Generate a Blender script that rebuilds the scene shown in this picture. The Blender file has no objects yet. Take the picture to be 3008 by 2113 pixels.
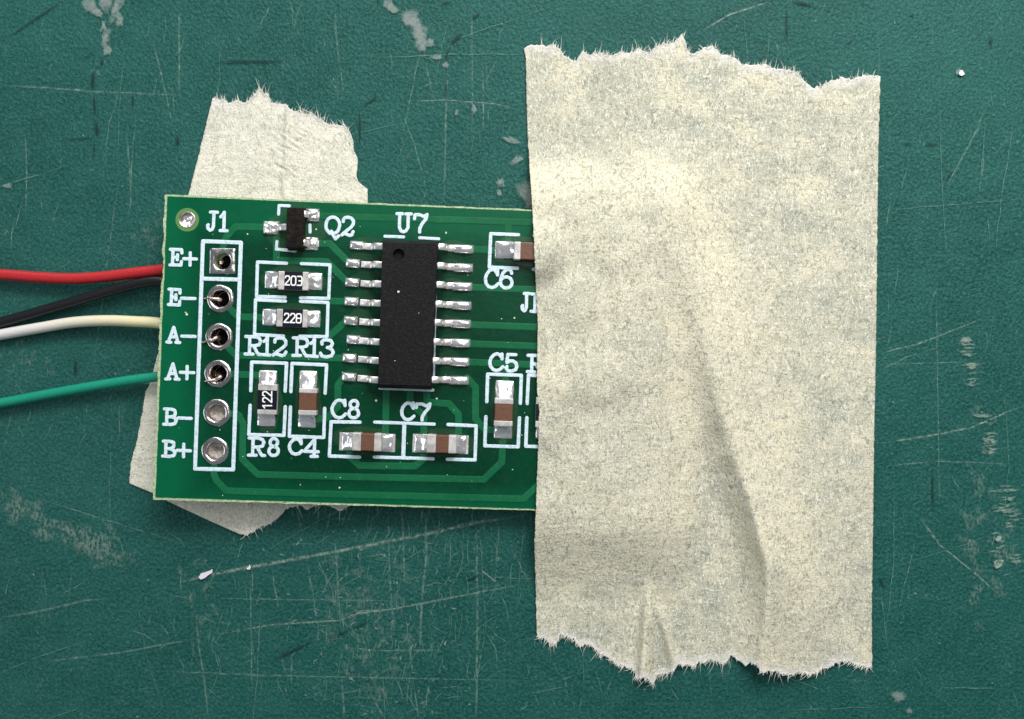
import bpy, bmesh, math, random
from mathutils import Vector, noise, geometry
random.seed(7)
sc = bpy.context.scene
# ------------------------------------------------------------------ camera, light, exposure (1 unit = 1 cm)
sc.unit_settings.scale_length = 0.01
HC = 6.47            # camera height over the mat, cm
FP = 2700.0          # focal length in photo pixels
cam = bpy.data.objects.new('camera', bpy.data.cameras.new('camera'))
sc.collection.objects.link(cam); sc.camera = cam
cam.location = (0, 0, HC); cam.data.sensor_width = 36; cam.data.lens = 36*FP/3008
cam.data.clip_start = 0.05; cam.data.clip_end = 500

world = bpy.data.worlds.new('World'); sc.world = world; world.use_nodes = True
wb = world.node_tree.nodes['Background']
wb.inputs[0].default_value = (0.80, 0.92, 1.0, 1); wb.inputs[1].default_value = 0.22

def area(name, loc, size, power, col, sy=None, tgt=(0, 0, 0)):
    l = bpy.data.lights.new(name, 'AREA'); l.energy = power; l.color = col
    l.shape = 'RECTANGLE'; l.size = size; l.size_y = sy or size
    o = bpy.data.objects.new(name, l); sc.collection.objects.link(o); o.location = loc
    o.rotation_euler = (Vector(tgt)-Vector(loc)).to_track_quat('-Z', 'Y').to_euler()
    return o
area('window_light', (5.6, 9.2, 9.2), 8.5, 1720, (1.0, 0.965, 0.915), 6.5)
area('overhead_fill', (3.5, 6.5, 20), 10.0, 750, (1.0, 0.985, 0.96))  # added overhead fill that softens the board's shadow, not a real window
area('far_fill', (-2, 26, 8), 26.0, 2600, (0.93, 0.97, 1.0), 10.0)  # added low fill giving the metal highlights, no known window
area('highlight_fill', (1.0, 14.5, 14.5), 9.0, 2000, (1.0, 0.98, 0.95), 5.0)  # added panel that whitens the solder, no known ceiling lamp
area('side_fill', (-24, -3, 9), 16.0, 1500, (0.93, 0.97, 1.0), 9.0)  # added fill brightening the left-facing solder slopes, no known window
sc.view_settings.view_transform = 'Standard'; sc.view_settings.look = 'None'
sc.view_settings.exposure = 0.0; sc.view_settings.gamma = 1.0
try: sc.cycles.max_bounces = 6; sc.cycles.transparent_max_bounces = 24
except Exception: pass

# ------------------------------------------------------------------ mapping helpers
def P(px, py, z):                      # point at height z above the mat, seen at photo position px, py
    k = (HC-z)/FP
    return Vector(((px-1504)*k, -(py-1056.5)*k, z))
BC, BM = 0.166, -0.044                 # board top plane z = BC + BM*X (left end sits on the wires)
BN = Vector((-BM, 0, 1)).normalized()
def B(px, py, h=0.0):
    kx = (px-1504)/FP; c = BC+h
    z = (c+BM*kx*HC)/(1+BM*kx)
    return P(px, py, z)
ROT = 0.035
def rq(x0, y0, x1, y1, rot=ROT):       # rectangle seen in the photo, turned with the board
    cx, cy = (x0+x1)/2, (y0+y1)/2; w, h = (x1-x0)/2, (y1-y0)/2
    c, s = math.cos(rot), math.sin(rot)
    return [(cx+a*w*c-b*h*s, cy+a*w*s+b*h*c) for a, b in ((-1,-1),(1,-1),(1,1),(-1,1))]

# ------------------------------------------------------------------ object helpers
WL = {}
def link(name, me, mat, parent=None, smooth=False, stuff=False):
    n = len(me.vertices)
    if n:
        c = sum((v.co for v in me.vertices), Vector())/n
        c.z = min(v.co.z for v in me.vertices)
    else: c = Vector()
    for v in me.vertices: v.co -= c
    o = bpy.data.objects.new(name, me); sc.collection.objects.link(o)
    if mat: me.materials.append(mat)
    WL[o] = c
    if parent: o.parent = parent; o.location = c-WL[parent]
    else: o.location = c
    if smooth:
        for p in me.polygons: p.use_smooth = True
    if stuff: o['kind'] = 'stuff'
    return o
def from_bm(name, bm, mat, parent=None, smooth=False, stuff=False):
    me = bpy.data.meshes.new(name); bm.normal_update(); bm.to_mesh(me); bm.free()
    return link(name, me, mat, parent, smooth, stuff)
def from_py(name, vs, fs, mat, parent=None, smooth=False, stuff=False, attrs=None):
    me = bpy.data.meshes.new(name); me.from_pydata([tuple(v) for v in vs], [], fs)
    for k, vals in (attrs or {}).items():
        a = me.attributes.new(k, 'FLOAT', 'POINT'); a.data.foreach_set('value', vals)
    me.update()
    return link(name, me, mat, parent, smooth, stuff)
def empty(name, loc, label, cat, group=None):
    o = bpy.data.objects.new(name, None); sc.collection.objects.link(o); o.location = loc
    o.empty_display_size = 0.2; WL[o] = Vector(loc)
    o['label'] = label; o['category'] = cat
    if group: o['group'] = group
    return o
def tag(o, label, cat, group=None):
    o['label'] = label; o['category'] = cat
    if group: o['group'] = group
    return o

# ------------------------------------------------------------------ materials
def mat(name, col=(.5,.5,.5), rough=.5, metal=0., spec=.5):
    m = bpy.data.materials.new(name); m.use_nodes = True
    b = m.node_tree.nodes['Principled BSDF']
    b.inputs['Base Color'].default_value = (*col, 1); b.inputs['Roughness'].default_value = rough
    b.inputs['Metallic'].default_value = metal; b.inputs['Specular IOR Level'].default_value = spec
    return m
class G:                                # small node graph writer
    def __init__(s, m): s.t = m.node_tree; s.n = s.t.nodes; s.b = s.n['Principled BSDF']; s.co = None
    def add(s, ty, **kw):
        n = s.n.new(ty)
        for k, v in kw.items(): setattr(n, k, v)
        return n
    def lk(s, a, b): s.t.links.new(a, b)
    def coord(s):
        if not s.co:
            g = s.add('ShaderNodeNewGeometry'); s.co = g.outputs['Position']
        return s.co
    def map(s, scale=(1,1,1), rot=(0,0,0)):
        m = s.add('ShaderNodeMapping'); m.inputs['Scale'].default_value = scale; m.inputs['Rotation'].default_value = rot
        s.lk(s.coord(), m.inputs[0]); return m.outputs[0]
    def noise(s, scale, detail=3, rough=.5, vec=None, dist=0.):
        n = s.add('ShaderNodeTexNoise'); n.inputs['Scale'].default_value = scale; n.inputs['Detail'].default_value = detail
        n.inputs['Roughness'].default_value = rough; n.inputs['Distortion'].default_value = dist
        s.lk(vec or s.coord(), n.inputs['Vector']); return n.outputs['Fac']
    def ramp(s, fac, stops):
        r = s.add('ShaderNodeValToRGB'); e = r.color_ramp.elements
        while len(e) < len(stops): e.new(.5)
        for i, (p, c) in enumerate(stops):
            e[i].position = p
            e[i].color = (*c, 1) if hasattr(c, '__len__') else (c, c, c, 1)
        s.lk(fac, r.inputs[0]); return r.outputs[0]
    def mix(s, fac, a, b, mode='MIX'):
        m = s.add('ShaderNodeMix', data_type='RGBA', blend_type=mode)
        for sock, v in ((m.inputs[0], fac), (m.inputs[6], a), (m.inputs[7], b)):
            if hasattr(v, 'is_output') or hasattr(v, 'links'): s.lk(v, sock)
            elif hasattr(v, '__len__'): sock.default_value = (*v, 1)
            else: sock.default_value = v
        return m.outputs[2]
    def math(s, op, a, b=0.):
        m = s.add('ShaderNodeMath', operation=op)
        for i, v in enumerate((a, b)):
            if hasattr(v, 'links'): s.lk(v, m.inputs[i])
            else: m.inputs[i].default_value = v
        return m.outputs[0]
    def attr(s, name):
        a = s.add('ShaderNodeAttribute'); a.attribute_name = name; return a.outputs['Fac']
    def bump(s, h, strength, dist, normal=None):
        b = s.add('ShaderNodeBump'); b.inputs['Strength'].default_value = strength; b.inputs['Distance'].default_value = dist
        s.lk(h, b.inputs['Height'])
        if normal is not None: s.lk(normal, b.inputs['Normal'])
        return b.outputs[0]
    def out(s, col=None, rough=None, nrm=None, alpha=None):
        if col is not None: s.lk(col, s.b.inputs['Base Color'])
        if rough is not None: s.lk(rough, s.b.inputs['Roughness'])
        if nrm is not None: s.lk(nrm, s.b.inputs['Normal'])
        if alpha is not None: s.lk(alpha, s.b.inputs['Alpha'])

def mat_cutting_mat():
    m = mat('mat_vinyl', (.03,.14,.12), .52, 0, .13); g = G(m)
    big = g.noise(.7, 4); med = g.noise(5, 5, .6); fine = g.noise(46, 3, .6)
    grain = g.noise(52, 2, .5, g.map((1,.7,1), (0,0,.5)), .6)
    c = g.mix(g.ramp(big, [(.35,0.),(.65,1.)]), (.0055,.058,.050), (.0095,.079,.067))
    c = g.mix(g.ramp(med, [(.4,0.),(.75,.55)]), c, (.020,.108,.091))
    c = g.mix(g.ramp(fine, [(.42,.0),(.72,.75)]), c, (.034,.140,.121))
    c = g.mix(g.ramp(g.noise(60, 2, .5), [(.30,.6),(.45,0.)]), c, (.003,.040,.034))
    # worn pale flecks
    v = g.add('ShaderNodeTexNoise'); v.inputs['Scale'].default_value = 22; v.inputs['Detail'].default_value = 6
    v.inputs['Distortion'].default_value = 3.5; g.lk(g.map((1,.45,1), (0,0,.25)), v.inputs['Vector'])
    fl = g.math('MULTIPLY', g.ramp(v.outputs['Fac'], [(.62,0.),(.70,1.)]), g.ramp(med, [(.5,0.),(.62,.5)]))
    c = g.mix(fl, c, (.15,.27,.235))
    h = g.math('ADD', g.math('MULTIPLY', fine, .6), g.math('MULTIPLY', grain, 1.0))
    n = g.bump(h, .8, .013)
    n = g.bump(med, .25, .03, n)
    g.out(c, g.ramp(med, [(.3,.42),(.7,.56)]), n); return m

def mat_mark(name, col, nscale=30, lo=.42, hi=.62, rough=.7, stretch=(1,1,1), amt=1.):
    m = mat(name, col, rough, 0, .3); g = G(m)
    a = g.math('MULTIPLY', g.attr('fade'), g.ramp(g.noise(nscale, 4, .65, g.map(stretch)), [(lo,0.),(hi,amt)]))
    c = g.mix(g.noise(60, 3), tuple(x*.75 for x in col), tuple(min(1,x*1.2) for x in col))
    g.out(c, None, g.bump(g.noise(60,3), .4, .01), a); return m

def mat_tape(name, warm=1.0):
    m = mat(name, (.6,.58,.48), .85, 0, .25); g = G(m)
    blot = g.noise(1.9, 5, .62, None, .3)
    spk = g.noise(30, 4, .62, g.map((1,.7,1),(0,0,-.5)), 1.6); fib = g.noise(46, 3, .6, g.map((1,.38,1),(0,0,-.55)), 2.2)
    fine = g.noise(90, 2, .6)
    if warm >= 1: dry, mid, wet = (.82,.755,.555), (.70,.655,.50), (.47,.475,.385)
    else: dry, mid, wet = (.90,.86,.72), (.86,.82,.70), (.72,.70,.60)
    c = g.mix(g.ramp(blot, [(.38,0.),(.62,1.)]), dry, mid)
    # pressed down, the adhesive wets what lies beneath and the paper turns greyer
    w = g.math('MULTIPLY', g.attr('pressed'), g.ramp(g.noise(3.4, 5, .66, g.map((1,1.2,1),(0,0,1.))), [(.36,.12),(.62,1.)]))
    c = g.mix(w, c, wet)
    c = g.mix(g.ramp(spk, [(.34,.85 if warm >= 1 else .5),(.52,0.)]), c, (.25,.27,.215))
    c = g.mix(g.ramp(fib, [(.50,0.),(.66,.85)]), c, (.90,.87,.76))
    c = g.mix(g.ramp(fine, [(.35,.35),(.5,0.)]), c, (.3,.31,.26))
    c = g.mix(g.attr('torn'), c, (.80,.78,.75))
    h = g.math('ADD', g.math('ADD', spk, g.math('MULTIPLY', fib, .8)), g.math('MULTIPLY', fine, .3))
    n = g.bump(h, .6, .014)
    n = g.bump(g.noise(13, 3, .6, g.map((.5,1.6,1))), .35, .02, n)
    g.out(c, None, n)
    # paper: lets some light through
    tr = g.add('ShaderNodeBsdfTranslucent'); g.lk(c, tr.inputs[0])
    mx = g.add('ShaderNodeMixShader'); mx.inputs[0].default_value = .12
    o = g.n['Material Output']; g.lk(g.b.outputs[0], mx.inputs[1]); g.lk(tr.outputs[0], mx.inputs[2]); g.lk(mx.outputs[0], o.inputs[0])
    return m

def mat_mask(name, c0, c1, edge=None):
    m = mat(name, c0, .3, 0, .14); g = G(m)
    c = g.mix(g.ramp(g.noise(2.2, 4, .6), [(.35,0.),(.65,1.)]), c0, c1)
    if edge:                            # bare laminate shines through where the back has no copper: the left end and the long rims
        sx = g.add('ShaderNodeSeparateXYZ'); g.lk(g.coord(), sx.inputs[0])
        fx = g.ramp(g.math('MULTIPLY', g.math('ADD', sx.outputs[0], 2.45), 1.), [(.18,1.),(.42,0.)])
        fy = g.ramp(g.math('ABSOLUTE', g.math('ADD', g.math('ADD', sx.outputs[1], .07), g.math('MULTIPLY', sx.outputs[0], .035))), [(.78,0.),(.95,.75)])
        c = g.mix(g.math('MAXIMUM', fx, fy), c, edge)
    c = g.mix(g.ramp(g.noise(38, 3, .6), [(.55,0.),(.8,.35)]), c, tuple(min(1,x*1.8+.012) for x in c1))
    g.out(c, g.ramp(g.noise(16, 4), [(.3,.24),(.7,.42)]), g.bump(g.noise(26, 4, .6), .16, .01)); return m

def mat_solder(name, col, rough, bump=.5, sc_=38):
    m = mat(name, col, rough, 1.0); g = G(m)
    c = g.mix(g.ramp(g.noise(sc_*.7, 4, .6), [(.40,.75),(.60,0.)]), col, tuple(x*.62 for x in col))
    g.out(c, g.ramp(g.noise(sc_, 3), [(.3,rough*.75),(.7,rough*1.3)]), g.bump(g.noise(sc_, 3, .55), bump, .012)); return m

M = {}
M['mat'] = mat_cutting_mat()
M['scratch'] = mat_mark('pale_scratch', (.16,.29,.25), 26, .36, .66)
M['scratch_glint'] = mat_mark('bright_scratch_and_glint', (.30,.40,.34), 34, .38, .62, .7, (1,1,1), .85)
M['scratch_lo'] = mat_mark('faint_scratch', (.10,.235,.20), 20, .32, .60)
M['cut'] = mat_mark('dark_cut', (.003,.026,.023), 22, .22, .36)
M['smudge'] = mat_mark('dry_glue', (.30,.37,.35), 40, .22, .60, .75, (1,1,1), .6)
M['haze'] = mat_mark('scuff_haze', (.20,.31,.265), 60, .42, .72, .7, (1,.45,1), .62)
M['tape'] = mat_tape('crepe_paper'); M['tape2'] = mat_tape('crepe_paper_flat', .5)
M['fibre'] = mat('paper_fibre', (.66,.64,.58), .85)
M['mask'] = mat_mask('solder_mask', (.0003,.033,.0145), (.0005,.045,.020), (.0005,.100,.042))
M['trace'] = mat_mask('masked_copper', (.006,.098,.040), (.010,.122,.052))
M['fr4'] = mat('fibreglass', (.36,.47,.27), .7)
g = G(M['fr4']); g.out(g.mix(g.noise(40,3), (.22,.33,.17), (.50,.60,.36)), None, g.bump(g.noise(50,3), .8, .02))
M['silk'] = mat('white_print', (.60,.72,.80), .55, 0, .4)
g = G(M['silk']); g.out(g.mix(g.ramp(g.noise(55,4,.65),[(.35,1.),(.52,0.)]), (.62,.735,.82), (.42,.55,.62)), None, g.bump(g.noise(60,3), .5, .006))
M['solder'] = mat_solder('solder', (.98,.95,.96), .20, .5, 12); M['solder'].node_tree.nodes['Principled BSDF'].inputs['Metallic'].default_value = .78
M['tin'] = mat_solder('tinned_metal', (.88,.85,.84), .32, .3, 22); M['tin'].node_tree.nodes['Principled BSDF'].inputs['Metallic'].default_value = .72
M['endcap'] = mat_solder('plated_end', (.66,.63,.61), .40, .25, 24); M['endcap'].node_tree.nodes['Principled BSDF'].inputs['Metallic'].default_value = .45
M['hole_metal'] = mat_solder('plated_barrel', (.66,.63,.62), .20, .35, 16)
M['black'] = mat('moulded_epoxy', (.0045,.004,.0045), .6, 0, .16)
g = G(M['black']); g.out(g.mix(g.ramp(g.noise(55,4,.7),[(.45,0.),(.75,1.)]), (.0050,.0045,.0055), (.018,.016,.016)), None, g.bump(g.noise(80,3), .5, .006))
M['q_black'] = mat('burnt_epoxy', (.01,.007,.006), .7, 0, .15)
g = G(M['q_black']); g.out(g.mix(g.ramp(g.noise(26,5,.7),[(.4,0.),(.7,1.)]), (.003,.0025,.002), (.022,.016,.012)), None, g.bump(g.noise(40,4,.7), .9, .02))
M['glaze'] = mat('resistor_glaze', (.0035,.004,.012), .25)
M['ceramic'] = mat('alumina', (.45,.45,.42), .6)
M['brown'] = mat('ceramic_brown', (.12,.05,.026), .45)
g = G(M['brown']); g.out(g.mix(g.noise(40,3), (.100,.040,.021), (.150,.066,.037)), None, g.bump(g.noise(60,3), .35, .006))
M['code'] = mat('code_print', (.85,.85,.85), .6)
M['clear_ring'] = mat('bare_ring', (.10,.22,.06), .4)
M['plug'] = mat('hole_plug', (.30,.27,.24), .38)
g = G(M['plug']); g.out(g.mix(g.ramp(g.noise(18,4,.6),[(.35,0.),(.65,1.)]), (.16,.135,.115), (.46,.42,.37)), None, g.bump(g.noise(22,3), .6, .02))
M['copper'] = mat_solder('tinned_copper', (.86,.66,.58), .3, .5, 40)
M['flake'] = mat('white_flake', (.72,.66,.74), .6)
M['flux'] = mat('flux_residue', (.10,.16,.08), .15, 0, .7)
g = G(M['flux']); g.out(None, None, g.bump(g.noise(20,3), .3, .01), g.math('MULTIPLY', g.attr('fade'), .18))
def insul(name, c, c2=None, rough=.38):
    m = mat(name, c, rough, 0, .45); g = G(m)
    if c2:
        sx = g.add('ShaderNodeSeparateXYZ'); g.lk(g.coord(), sx.inputs[0])
        col = g.mix(g.ramp(g.math('MULTIPLY', g.math('ADD', sx.outputs[0], 3.45), 1.15), [(0.,0.),(1.,1.)]), c, c2)
    else: col = g.mix(g.noise(30,3), tuple(x*.85 for x in c), tuple(min(1,x*1.12) for x in c))
    g.out(col, None, g.bump(g.noise(45,3,.6), .3, .008)); return m
M['red'] = insul('red_insulation', (.42,.016,.020)); M['blackw'] = insul('black_insulation', (.008,.008,.010), None, .33)
M['white'] = insul('white_insulation', (.62,.60,.60), (.66,.59,.36)); M['greenw'] = insul('green_insulation', (.004,.235,.150))

# ------------------------------------------------------------------ the cutting mat
S = 30
mat_o = from_py('cutting_mat', [(-S,-S,0),(S,-S,0),(S,S,0),(-S,S,0)], [(0,1,2,3)], M['mat'])
mat_o['kind'] = 'structure'; mat_o['label'] = 'scratched dark green cutting mat under the circuit board'

class Strip:                           # soft-edged marks lying on the mat
    def __init__(s): s.v = []; s.f = []; s.a = []
    def line(s, pts, w, z, ends=.15, jit=1.5, k=1.):
        P_ = []
        for (x0,y0),(x1,y1) in zip(pts, pts[1:]):
            n = max(2, int(math.hypot(x1-x0, y1-y0)/14))
            for i in range(n): P_.append((x0+(x1-x0)*i/n, y0+(y1-y0)*i/n))
        P_.append(pts[-1]); n = len(P_); b = len(s.v); ph = random.random()*100
        for i, (x, y) in enumerate(P_):
            a, c = P_[max(0,i-1)], P_[min(n-1,i+1)]
            dx, dy = c[0]-a[0], c[1]-a[1]; L = math.hypot(dx, dy) or 1; nx, ny = -dy/L, dx/L
            j = noise.noise((x*.02+ph, y*.02, 0))*jit
            t = i/(n-1); e = min(1, min(t, 1-t)/max(ends,1e-3))
            ww = w*.5*(.55+.45*e)*(1+.5*noise.noise((x*.05, y*.05, ph)))
            for q, al in ((-1,0.),(0,1.),(1,0.)):
                s.v.append(P(x+nx*(q*ww+j), y+ny*(q*ww+j), z)); s.a.append(al*e*k)
        for i in range(n-1):
            for q in (0,1):
                i0 = b+i*3+q; s.f.append((i0, i0+1, i0+4, i0+3))
    def blob(s, cx, cy, rx, ry, rot, z, k=1.):
        b = len(s.v); N = 22; ph = random.random()*50; c, sn = math.cos(rot), math.sin(rot)
        s.v.append(P(cx, cy, z)); s.a.append(k)
        for ring, al in ((.62, k), (1.0, 0.)):
            for i in range(N):
                t = 2*math.pi*i/N; r = ring*(1+.55*noise.noise((math.cos(t)*1.6+ph, math.sin(t)*1.6, ph))+.25*noise.noise((math.cos(t)*4+ph, math.sin(t)*4, ph)))
                x, y = rx*r*math.cos(t), ry*r*math.sin(t)
                s.v.append(P(cx+x*c-y*sn, cy+x*sn+y*c, z)); s.a.append(al)
        for i in range(N):
            j = (i+1) % N
            s.f.append((b, b+1+i, b+1+j)); s.f.append((b+1+i, b+1+N+i, b+1+N+j, b+1+j))
    def done(s, name, m):
        return from_py(name, s.v, s.f, m, mat_o, False, True, {'fade': s.a})
Z = [0.0012]
def nz(): Z[0] += 0.00001; return Z[0]
hi, md, lo, cu, sm, hz = (Strip() for _ in range(6))
for pts, w in [([(480,1722),(660,1680),(990,1620),(1250,1570),(1400,1535),(1560,1512)], 14), ([(600,1870),(800,1835),(1000,1823),(1040,1805),(1180,1785),(1380,1745),(1560,1712)], 7),
               ([(1209,298),(1301,294),(1453,305),(1530,325)], 5), ([(2580,1040),(2700,1010),(2890,935)], 6), ([(2574,1304),(2700,1285),(2850,1258),(3008,1190)], 7),
               ([(1020,1820),(1060,1795),(1150,1790)], 6), ([(2700,1520),(2760,1600),(2870,1690),(2950,1760)], 7), ([(2258,5),(2147,42),(2063,90)], 7),
               ([(980,240),(995,285)], 5), ([(1240,1490),(1240,1540)], 6), ([(1410,1672),(1470,1720)], 6), ([(1245,525),(1248,545)], 6)]:
    hi.line(pts, w, nz())
for pts, w in [([(0,1815),(120,1795),(250,1765),(330,1758)], 9), ([(120,1945),(350,1918),(600,1872)], 8), ([(600,1758),(850,1762),(1180,1765)], 5),
               ([(575,1810),(585,1900),(600,2000),(612,2113)], 9), ([(1400,1550),(1402,1800),(1400,2113)], 9), ([(1140,1490),(1145,1700),(1158,1880)], 8),
               ([(985,1570),(992,1720),(1002,1860)], 8), ([(1250,1500),(1252,1640),(1240,1760),(1232,1900)], 11), ([(905,1660),(915,1740)], 7), ([(930,1640),(975,1730),(990,1800)], 6),
               ([(800,1680),(818,1790)], 7), ([(735,1690),(738,1860),(740,2050)], 6), ([(444,109),(462,170),(479,244),(510,375)], 7), ([(525,20),(527,160),(526,290)], 7),
               ([(0,250),(130,258),(270,268),(420,275),(570,282)], 8), ([(370,380),(382,500),(384,600),(370,650)], 7), ([(75,380),(78,520),(76,640)], 6),
               ([(980,60),(1000,200),(1010,285)], 5), ([(1385,20),(1388,200),(1386,420)], 6), ([(1418,180),(1420,320),(1418,400)], 6), ([(1315,190),(1310,330),(1305,600)], 8),
               ([(1185,340),(1215,420),(1245,520)], 6), ([(1250,190),(1275,290)], 5), ([(2895,316),(2860,400),(2780,550)], 7), ([(2890,450),(2885,530)], 7),
               ([(2579,1072),(2740,1066),(2877,1064)], 5), ([(2580,1090),(2660,1050),(2760,1020)], 5), ([(2600,1370),(2750,1355),(3000,1365)], 5),
               ([(420,1970),(800,1985),(1200,1993),(1540,2000)], 6), ([(1005,1900),(1100,1912),(1300,1910)], 7), ([(1200,1870),(1212,1980)], 8), ([(1240,1850),(1232,1910)], 9),
               ([(1004,1990),(1012,2113)], 8), ([(1090,2040),(1130,2113)], 9), ([(1180,1480),(1190,1720)], 6), ([(985,20),(990,120)], 4), ([(1500,1610),(1560,1720)], 7),
               ([(350,1190),(352,1290)], 4), ([(2750,850),(2760,1500)], 4), ([(2300,1985),(2420,2030)], 4), ([(1215,2000),(1230,2113)], 6), ([(1660,1990),(1670,2060)], 4)]:
    md.line(pts, w, nz())
for i in range(620):                    # crowd of hairline scratches, mostly upright, densest low centre
    if random.random() < .55: x, y = random.gauss(1150, 260), random.uniform(1490, 2100)
    else: x, y = random.uniform(0, 3008), random.uniform(0, 2113)
    L = random.uniform(18, 120); a = random.gauss(math.pi/2-.1, .22) if random.random() < .68 else random.uniform(0, math.pi)
    b_ = random.gauss(0, .25); x2, y2 = x+L*.5*math.cos(a), y-L*.5*math.sin(a); x3, y3 = x2+L*.5*math.cos(a+b_), y2-L*.5*math.sin(a+b_)
    (lo if random.random() < .8 else md).line([(x,y),(x2,y2),(x3,y3)], random.uniform(2.6, 5.5), nz(), .3)
for i in range(75):                     # long hairlines
    x, y = random.uniform(0, 3008), random.uniform(0, 2113); L = random.uniform(180, 620)
    a = random.gauss(math.pi/2-.08, .12) if random.random() < .6 else random.gauss(.22, .2)
    dx, dy = math.cos(a)*L, -math.sin(a)*L
    (lo if random.random() < .7 else md).line([(x-dx/2,y-dy/2),(x+random.gauss(0,8),y+random.gauss(0,8)),(x+dx/2,y+dy/2)], random.uniform(2.6, 4.6), nz(), .3, 3)
for i in range(110):                    # bright flecks and curls
    x, y = random.gauss(1080, 150), random.uniform(1600, 2100)
    a = random.uniform(0, 6.28); L = random.uniform(6, 26)
    pts = [(x, y)]
    for k in range(3): a += random.gauss(0, .7); x += L*.4*math.cos(a); y += L*.4*math.sin(a); pts.append((x, y))
    hi.line(pts, random.uniform(3, 6), nz(), .2)
for i in range(110):
    x, y = random.uniform(0, 3008), random.uniform(0, 2113); hi.blob(x, y, random.uniform(2,5), random.uniform(1.5,4), random.random()*3, nz(), .8)
for pts, w in [([(-10,128),(60,85),(130,38),(200,-10)], 6), ([(275,165),(274,205)], 6), ([(274,205),(272,235),(271,268)], 15), ([(274,275),(280,340)], 11), ([(280,350),(285,378),(287,402)], 16),
               ([(276,410),(275,470)], 5), ([(299,168),(300,196)], 15), ([(278,200),(300,200)], 5), ([(390,272),(390,322)], 7), ([(519,395),(522,412),(524,432)], 14),
               ([(620,185),(700,181),(780,181),(852,178)], 9), ([(770,176),(780,205),(788,232)], 5), ([(180,410),(230,408),(278,404)], 6), ([(240,178),(262,162),(280,150)], 4), ([(125,187),(160,184)], 4),
               ([(1355,97),(1340,112),(1325,132)], 17), ([(1313,112),(1322,122)], 10), ([(1322,134),(1314,160),(1313,192)], 9), ([(1384,55),(1400,46),(1412,38)], 10), ([(1312,230),(1310,300)], 6),
               ([(1065,316),(1090,297),(1112,278)], 9), ([(1292,12),(1330,4)], 9), ([(1055,320),(1058,380),(1056,440)], 8), ([(2311,-5),(2312,60),(2313,130)], 6), ([(2320,4),(2355,9),(2398,17)], 11),
               ([(2670,42),(2690,45)], 13), ([(2911,102),(2913,142)], 14), ([(2650,420),(2690,422)], 8), ([(2715,424),(2765,426)], 8), ([(2490,130),(2508,112)], 9), ([(2870,420),(2850,422)], 6),
               ([(800,1944),(860,1912),(920,1884)], 10), ([(960,1875),(1000,1862),(1030,1850)], 9), ([(1030,1850),(1087,1824)], 6), ([(1357,1714),(1390,1697),(1414,1687)], 8), ([(1170,1790),(1200,1783)], 6),
               ([(222,1052),(221,1080),(223,1107)], 13), ([(2780,535),(2800,500)], 8), ([(2740,1370),(2742,1500)], 8), ([(2580,1690),(2600,1730)], 8), ([(385,0),(392,15)], 9), ([(560,1920),(575,1945)], 4)]:
    cu.line(pts, w, nz(), .3, 1.2)
for x, y, rx, ry, r in [(262,18,26,26,.4),(285,35,22,16,.5),(310,15,22,34,.2),(343,30,17,46,.1),(350,60,14,20,.0),(303,75,9,22,-.1),(311,105,14,40,.05),(318,145,13,22,.1),
                        (1145,12,18,26,-.4),(1160,30,14,12,0),(1203,52,33,34,0),(1225,70,22,26,.4),(1238,98,24,38,-.15),(1236,133,24,20,.1),(1262,125,14,16,0),(1282,167,20,11,0),(1308,192,14,9,.5),
                        (1500,413,30,9,.4),(1515,470,24,9,-.6),(1545,560,34,36,.5),(1560,590,34,24,.4),(1470,538,14,16,0),(1465,565,10,12,0),(1393,320,8,16,.1),(1341,330,6,10,.3),
                        (2837,1000,20,13,0),(2640,2045,24,18,0),(2670,2090,12,12,0),(2815,210,12,10,0),(20,545,18,9,0)]:
    for k in range(4):
        q_ = .75 if k else 1.
        sm.blob(x+(random.uniform(-.45,.45)*rx if k else 0), y+(random.uniform(-.45,.45)*ry if k else 0), rx*q_*random.uniform(.6,1), ry*q_*random.uniform(.6,1), r+random.uniform(-.5,.5), nz(), .8 if k else .7)
for i in range(60):                     # long rubbed smear at lower left, rubbed zones lower right and centre
    t = random.random(); x = t*360+random.gauss(0,14); y = 1460+t*175+random.gauss(0,22)
    hz.blob(x, y, random.uniform(14,46), random.uniform(7,20), .45+random.gauss(0,.3), nz(), .8)
for i in range(34): hz.blob(random.gauss(2890,45), random.gauss(1600,130), random.uniform(12,36), random.uniform(8,20), random.random()*3, nz(), .7)
for i in range(40): hz.blob(random.gauss(1085,70), random.gauss(1840,130), random.uniform(12,40), random.uniform(10,24), random.random()*3, nz(), .55)
for i in range(14): hz.blob(random.gauss(590,30), random.gauss(1740,40), random.uniform(10,26), random.uniform(6,12), random.random()*3, nz(), .8)
for i in range(22): hz.blob(random.gauss(80,60), random.gauss(1050,40), random.uniform(8,20), random.uniform(6,12), random.random()*3, nz(), .5)
for i in range(18): hz.blob(random.gauss(440,25), random.gauss(680,40), random.uniform(8,20), random.uniform(6,16), random.random()*3, nz(), .5)
for cx, cy, rx, ry, n_ in ((2842,1030,24,30,10),(2855,1095,22,34,12),(2893,1230,50,18,10),(2905,1300,26,36,12),(2958,1470,34,44,22),(2965,1530,30,22,10),(2935,1600,22,50,12),(2985,1650,24,26,8)):
    for k in range(n_):                 # stacked short chatter marks, pale and shiny
        x = cx+random.gauss(0, rx*.35); y = cy+random.uniform(-ry, ry); L = random.uniform(10, 30)
        hi.line([(x-L, y+random.gauss(0,3)), (x, y+random.gauss(0,4)), (x+L, y-random.uniform(0,6))], random.uniform(4, 9), nz(), .3, 2.5, .9)
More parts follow.
